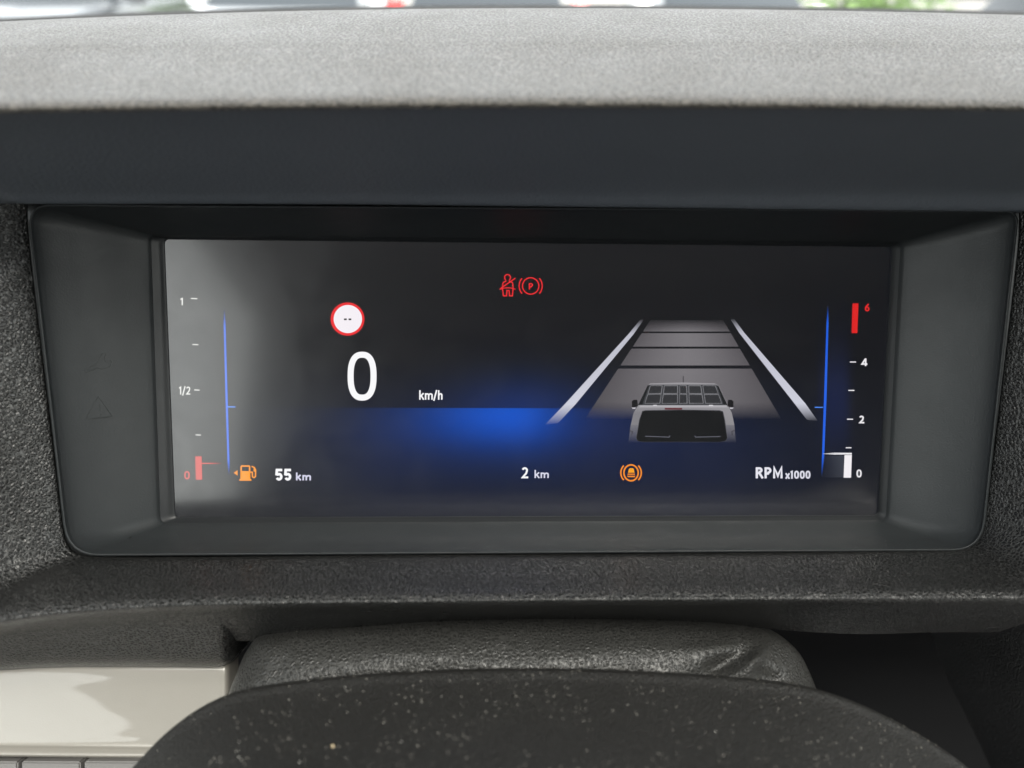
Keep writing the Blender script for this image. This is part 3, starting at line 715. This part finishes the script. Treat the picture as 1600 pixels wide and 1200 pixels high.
# ------------------------------------------------------------------ steering column gaiter
gai = empty('steering_column_gaiter', FRAME)
tag(gai, 'black creased leatherette gaiter over the steering column below the ledge', 'gaiter')
gt = [(362, 1078), (368, 1056), (382, 1024), (402, 1000), (440, 987), (540, 975), (660, 968), (800, 965.5), (940, 967), (1070, 972), (1160, 981), (1215, 995), (1248, 1022), (1266, 1052), (1277, 1080)]
gm = [(350, 1104), (362, 1080), (392, 1042), (420, 1018), (460, 1008), (545, 999), (660, 994), (800, 992), (940, 993), (1065, 998), (1145, 1005), (1195, 1020), (1232, 1046), (1258, 1076), (1275, 1104)]
gl_ = [(344, 1150), (362, 1120), (400, 1082), (430, 1062), (480, 1050), (555, 1042), (665, 1037), (800, 1035), (935, 1036), (1060, 1040), (1130, 1046), (1180, 1058), (1222, 1080), (1256, 1112), (1280, 1150)]
gb = [(340, 1260), (362, 1230), (410, 1190), (440, 1170), (490, 1160), (560, 1150), (670, 1140), (800, 1138), (930, 1140), (1055, 1146), (1125, 1155), (1175, 1170), (1220, 1195), (1256, 1225), (1290, 1260)]
gr0 = [P(u, v, -.030) for u, v in gt]
g_back = [p + Vector((0, .030, -.016)) for p in gr0]
g_b2 = [p + Vector((0, .010, -.0015)) for p in gr0]
def wrinkle(verts, rows, cols):
    out = []
    for q in verts:
        # layout position of the vertex
        d = _CR.transposed() @ (q - CAM_LOC); u = 800 - F_PX * d.x / d.z; v = 600 + F_PX * d.y / d.z
        def gs(cu, cv, su, sv, a=0):
            du, dv = u - cu, v - cv; ca, sa = math.cos(a), math.sin(a)
            x, y = du * ca + dv * sa, -du * sa + dv * ca
            return math.exp(-(x / su) ** 2 - (y / sv) ** 2)
        h = -.0050 * gs(1126, 1040, 40, 15, -.45) + .0034 * gs(1176, 1034, 12, 26, .75) - .0046 * gs(1206, 1058, 28, 13, .35) + .0012 * gs(1115, 1014, 70, 12, -.05)
        h += .0004 * math.sin(u * .021 + v * .05) * math.exp(-((v - 1030) / 40) ** 2) - .0008 * gs(430, 1050, 16, 26, .5) + .0006 * gs(700, 1030, 90, 12, .1)
        out.append(q + Vector((0, -.8, .6)) * h)
    return out
loft('leatherette_cover', [g_back, g_b2, gr0, [P(u, v, -.0395) for u, v in gm], [P(u, v, -.0475) for u, v in gl_], [P(u, v, -.050) for u, v in gb]], M_GAITER, gai, 20, 20, fn=wrinkle)

# ------------------------------------------------------------------ steering wheel hub
whl = empty('steering_wheel', FRAME)
tag(whl, 'dark grey steering wheel hub cover sprinkled with pale dust specks', 'steering wheel')
hs = [(165, 1245), (205, 1202), (255, 1150), (310, 1109), (365, 1084), (440, 1070), (560, 1057), (690, 1050), (820, 1047), (950, 1049.5), (1090, 1056), (1220, 1068), (1285, 1081), (1350, 1104), (1420, 1139), (1500, 1190), (1560, 1245)]
h1 = [P(u, v, -.064) for u, v in hs]
cu = Vector((820, 1300))
def shrink(k, y, dv=0): return [P(u + (820 - u) * k * .25, v + (1420 - v) * k + dv, y) for u, v in hs]
hubr = [off(h1, .022, -.030), off(h1, .010, -.007), off(h1, .003, -.0010), h1, shrink(.05, -.0675), shrink(.25, -.083), shrink(.55, -.104), shrink(.9, -.124)]
hub = loft('hub_cover', hubr, M_HUB, whl, 8, 8)

# ------------------------------------------------------------------ dust
def scatter(name, spots, material, parent, rmin, rmax, power=2.0):
    vs, fs = [], []
    for p, n in spots:
        r = rmin + (rmax - rmin) * random.random() ** power
        a = n.orthogonal().normalized(); b = n.cross(a); k0 = random.random() * 6.28
        i = len(vs); m = 6
        for k in range(m):
            t = k0 + k * 6.283 / m; rr = r * random.uniform(.6, 1.2)
            vs.append(p + (a * math.cos(t) + b * math.sin(t)) * rr)
        vs.append(p + n * r * .9)
        for k in range(m): fs.append((i + k, i + (k + 1) % m, i + m))
    o = mesh_obj(name, vs, fs, material, parent, False); o['kind'] = 'stuff'
    return o
def surface_spots(o, count, keep, towards=Vector((0, -1, .3))):
    me = o.data; ps = list(me.polygons); areas = []; s = 0
    for p in ps: s += p.area; areas.append(s)
    import bisect
    out = []; tries = 0
    while len(out) < count and tries < count * 60:
        tries += 1
        p = ps[bisect.bisect(areas, random.random() * s) % len(ps)]
        q = [me.vertices[i].co for i in p.vertices]
        a, b = random.random(), random.random()
        pt = q[0].lerp(q[1], a).lerp(q[3].lerp(q[2], a), b) if len(q) == 4 else q[0]
        n = p.normal.copy()
        if n.dot(CAM_LOC - pt) < 0: n = -n
        d = _CR.transposed() @ (pt - CAM_LOC); u = 800 - F_PX * d.x / d.z; v = 600 + F_PX * d.y / d.z
        if random.random() < keep(u, v): out.append((pt, n))
    return out
from mathutils import noise as mnoise
def clump(p): return max(0, min(1, .5 + 1.6 * mnoise.noise(p * 38)))
def hub_keep(u, v): return clump(Vector((u, v, 0)) * .0004) if 150 < u < 1600 and 1040 < v < 1230 else 0
scatter('dust_specks', surface_spots(hub, 3600, hub_keep), M_FAINT, whl, .00004, .00026, 3)
scatter('dust_specks', surface_spots(hub, 130, hub_keep), M_DUST, whl, .00005, .00020, 4)
scatter('dust_specks', surface_spots(bez, 420, lambda u, v: 1 if v > 818 else (.05 if u < 260 and v > 480 else .008)), M_DUST, bez, .00002, .00009, 4)
scatter('dust_specks', surface_spots(panel, 46, lambda u, v: 1), M_FAINT, panel, .00003, .00008, 3)
def speck(name, u, v, y, r, mat, parent):
    bm = bmesh.new(); bmesh.ops.create_icosphere(bm, subdivisions=2, radius=r, matrix=Matrix.Translation(P(u, v, y)))
    c0 = P(u, v, y)
    for q in bm.verts: q.co = c0 + (q.co - c0) * random.uniform(.75, 1.2)
    return bm_obj(name, bm, mat, parent, True)
bpy.context.view_layer.update()
def hit(o, u, v):
    d = _CR @ Vector(((u - 800) / F_PX, (600 - v) / F_PX, -1)); ok, loc, n, i = o.ray_cast(CAM_LOC, d)
    return loc if ok else None
# raised lamp symbols moulded in the left flank of the bezel (unlit wrench and warning triangle)
def emboss(name, strokes, w):
    bm = bmesh.new()
    for pts in strokes:
        for (a, b), (c_, d) in zip(pts, pts[1:]):
            p0, p1 = hit(bez, a, b), hit(bez, c_, d)
            t = (p1 - p0).normalized(); nrm = Vector((.62, -.78, 0)); s = t.cross(nrm).normalized() * w / 2; hgt = nrm * .00011
            q = [p0 - s - hgt, p0 + s - hgt, p1 + s - hgt, p1 - s - hgt, p0 - s * .6 + hgt, p0 + s * .6 + hgt, p1 + s * .6 + hgt, p1 - s * .6 + hgt]
            vv = [bm.verts.new(x) for x in q]
            for f in ((4, 5, 6, 7), (0, 1, 5, 4), (1, 2, 6, 5), (2, 3, 7, 6), (3, 0, 4, 7)): bm.faces.new([vv[i] for i in f])
    bmesh.ops.recalc_face_normals(bm, faces=bm.faces[:])
    return bm_obj(name, bm, M_BEZEL, bez)
wr = [(131, 579), (150, 570), (156, 560), (160, 552), (166, 553), (163, 560), (166, 566), (172, 562), (175, 566), (171, 574), (160, 577), (152, 575), (136, 582), (131, 579)]
emboss('wrench_symbol', [wr], .00036)
emboss('warning_triangle_symbol', [[(134, 655), (153.5, 619), (176, 651), (134, 655)], [(156, 632), (156.6, 643)], [(156.8, 647), (157, 649.5)]], .00026)

q = hit(hub, 520, 1166)
if q: speck('crumb', 520, 1166, q.y - .0003, .00030, M_CRUMB, whl)
q = hit(bez, 202, 841)
if q:
    d = Vector((.0007, 0, .0005)); bm = bmesh.new()
    for k in range(5):
        bmesh.ops.create_icosphere(bm, subdivisions=1, radius=.00016 * random.uniform(.6, 1.2), matrix=Matrix.Translation(q + Vector((0, -.0002, .0001)) + d * (k - 2) * .45))
    bm_obj('lint', bm, M_LINT, bez, True)
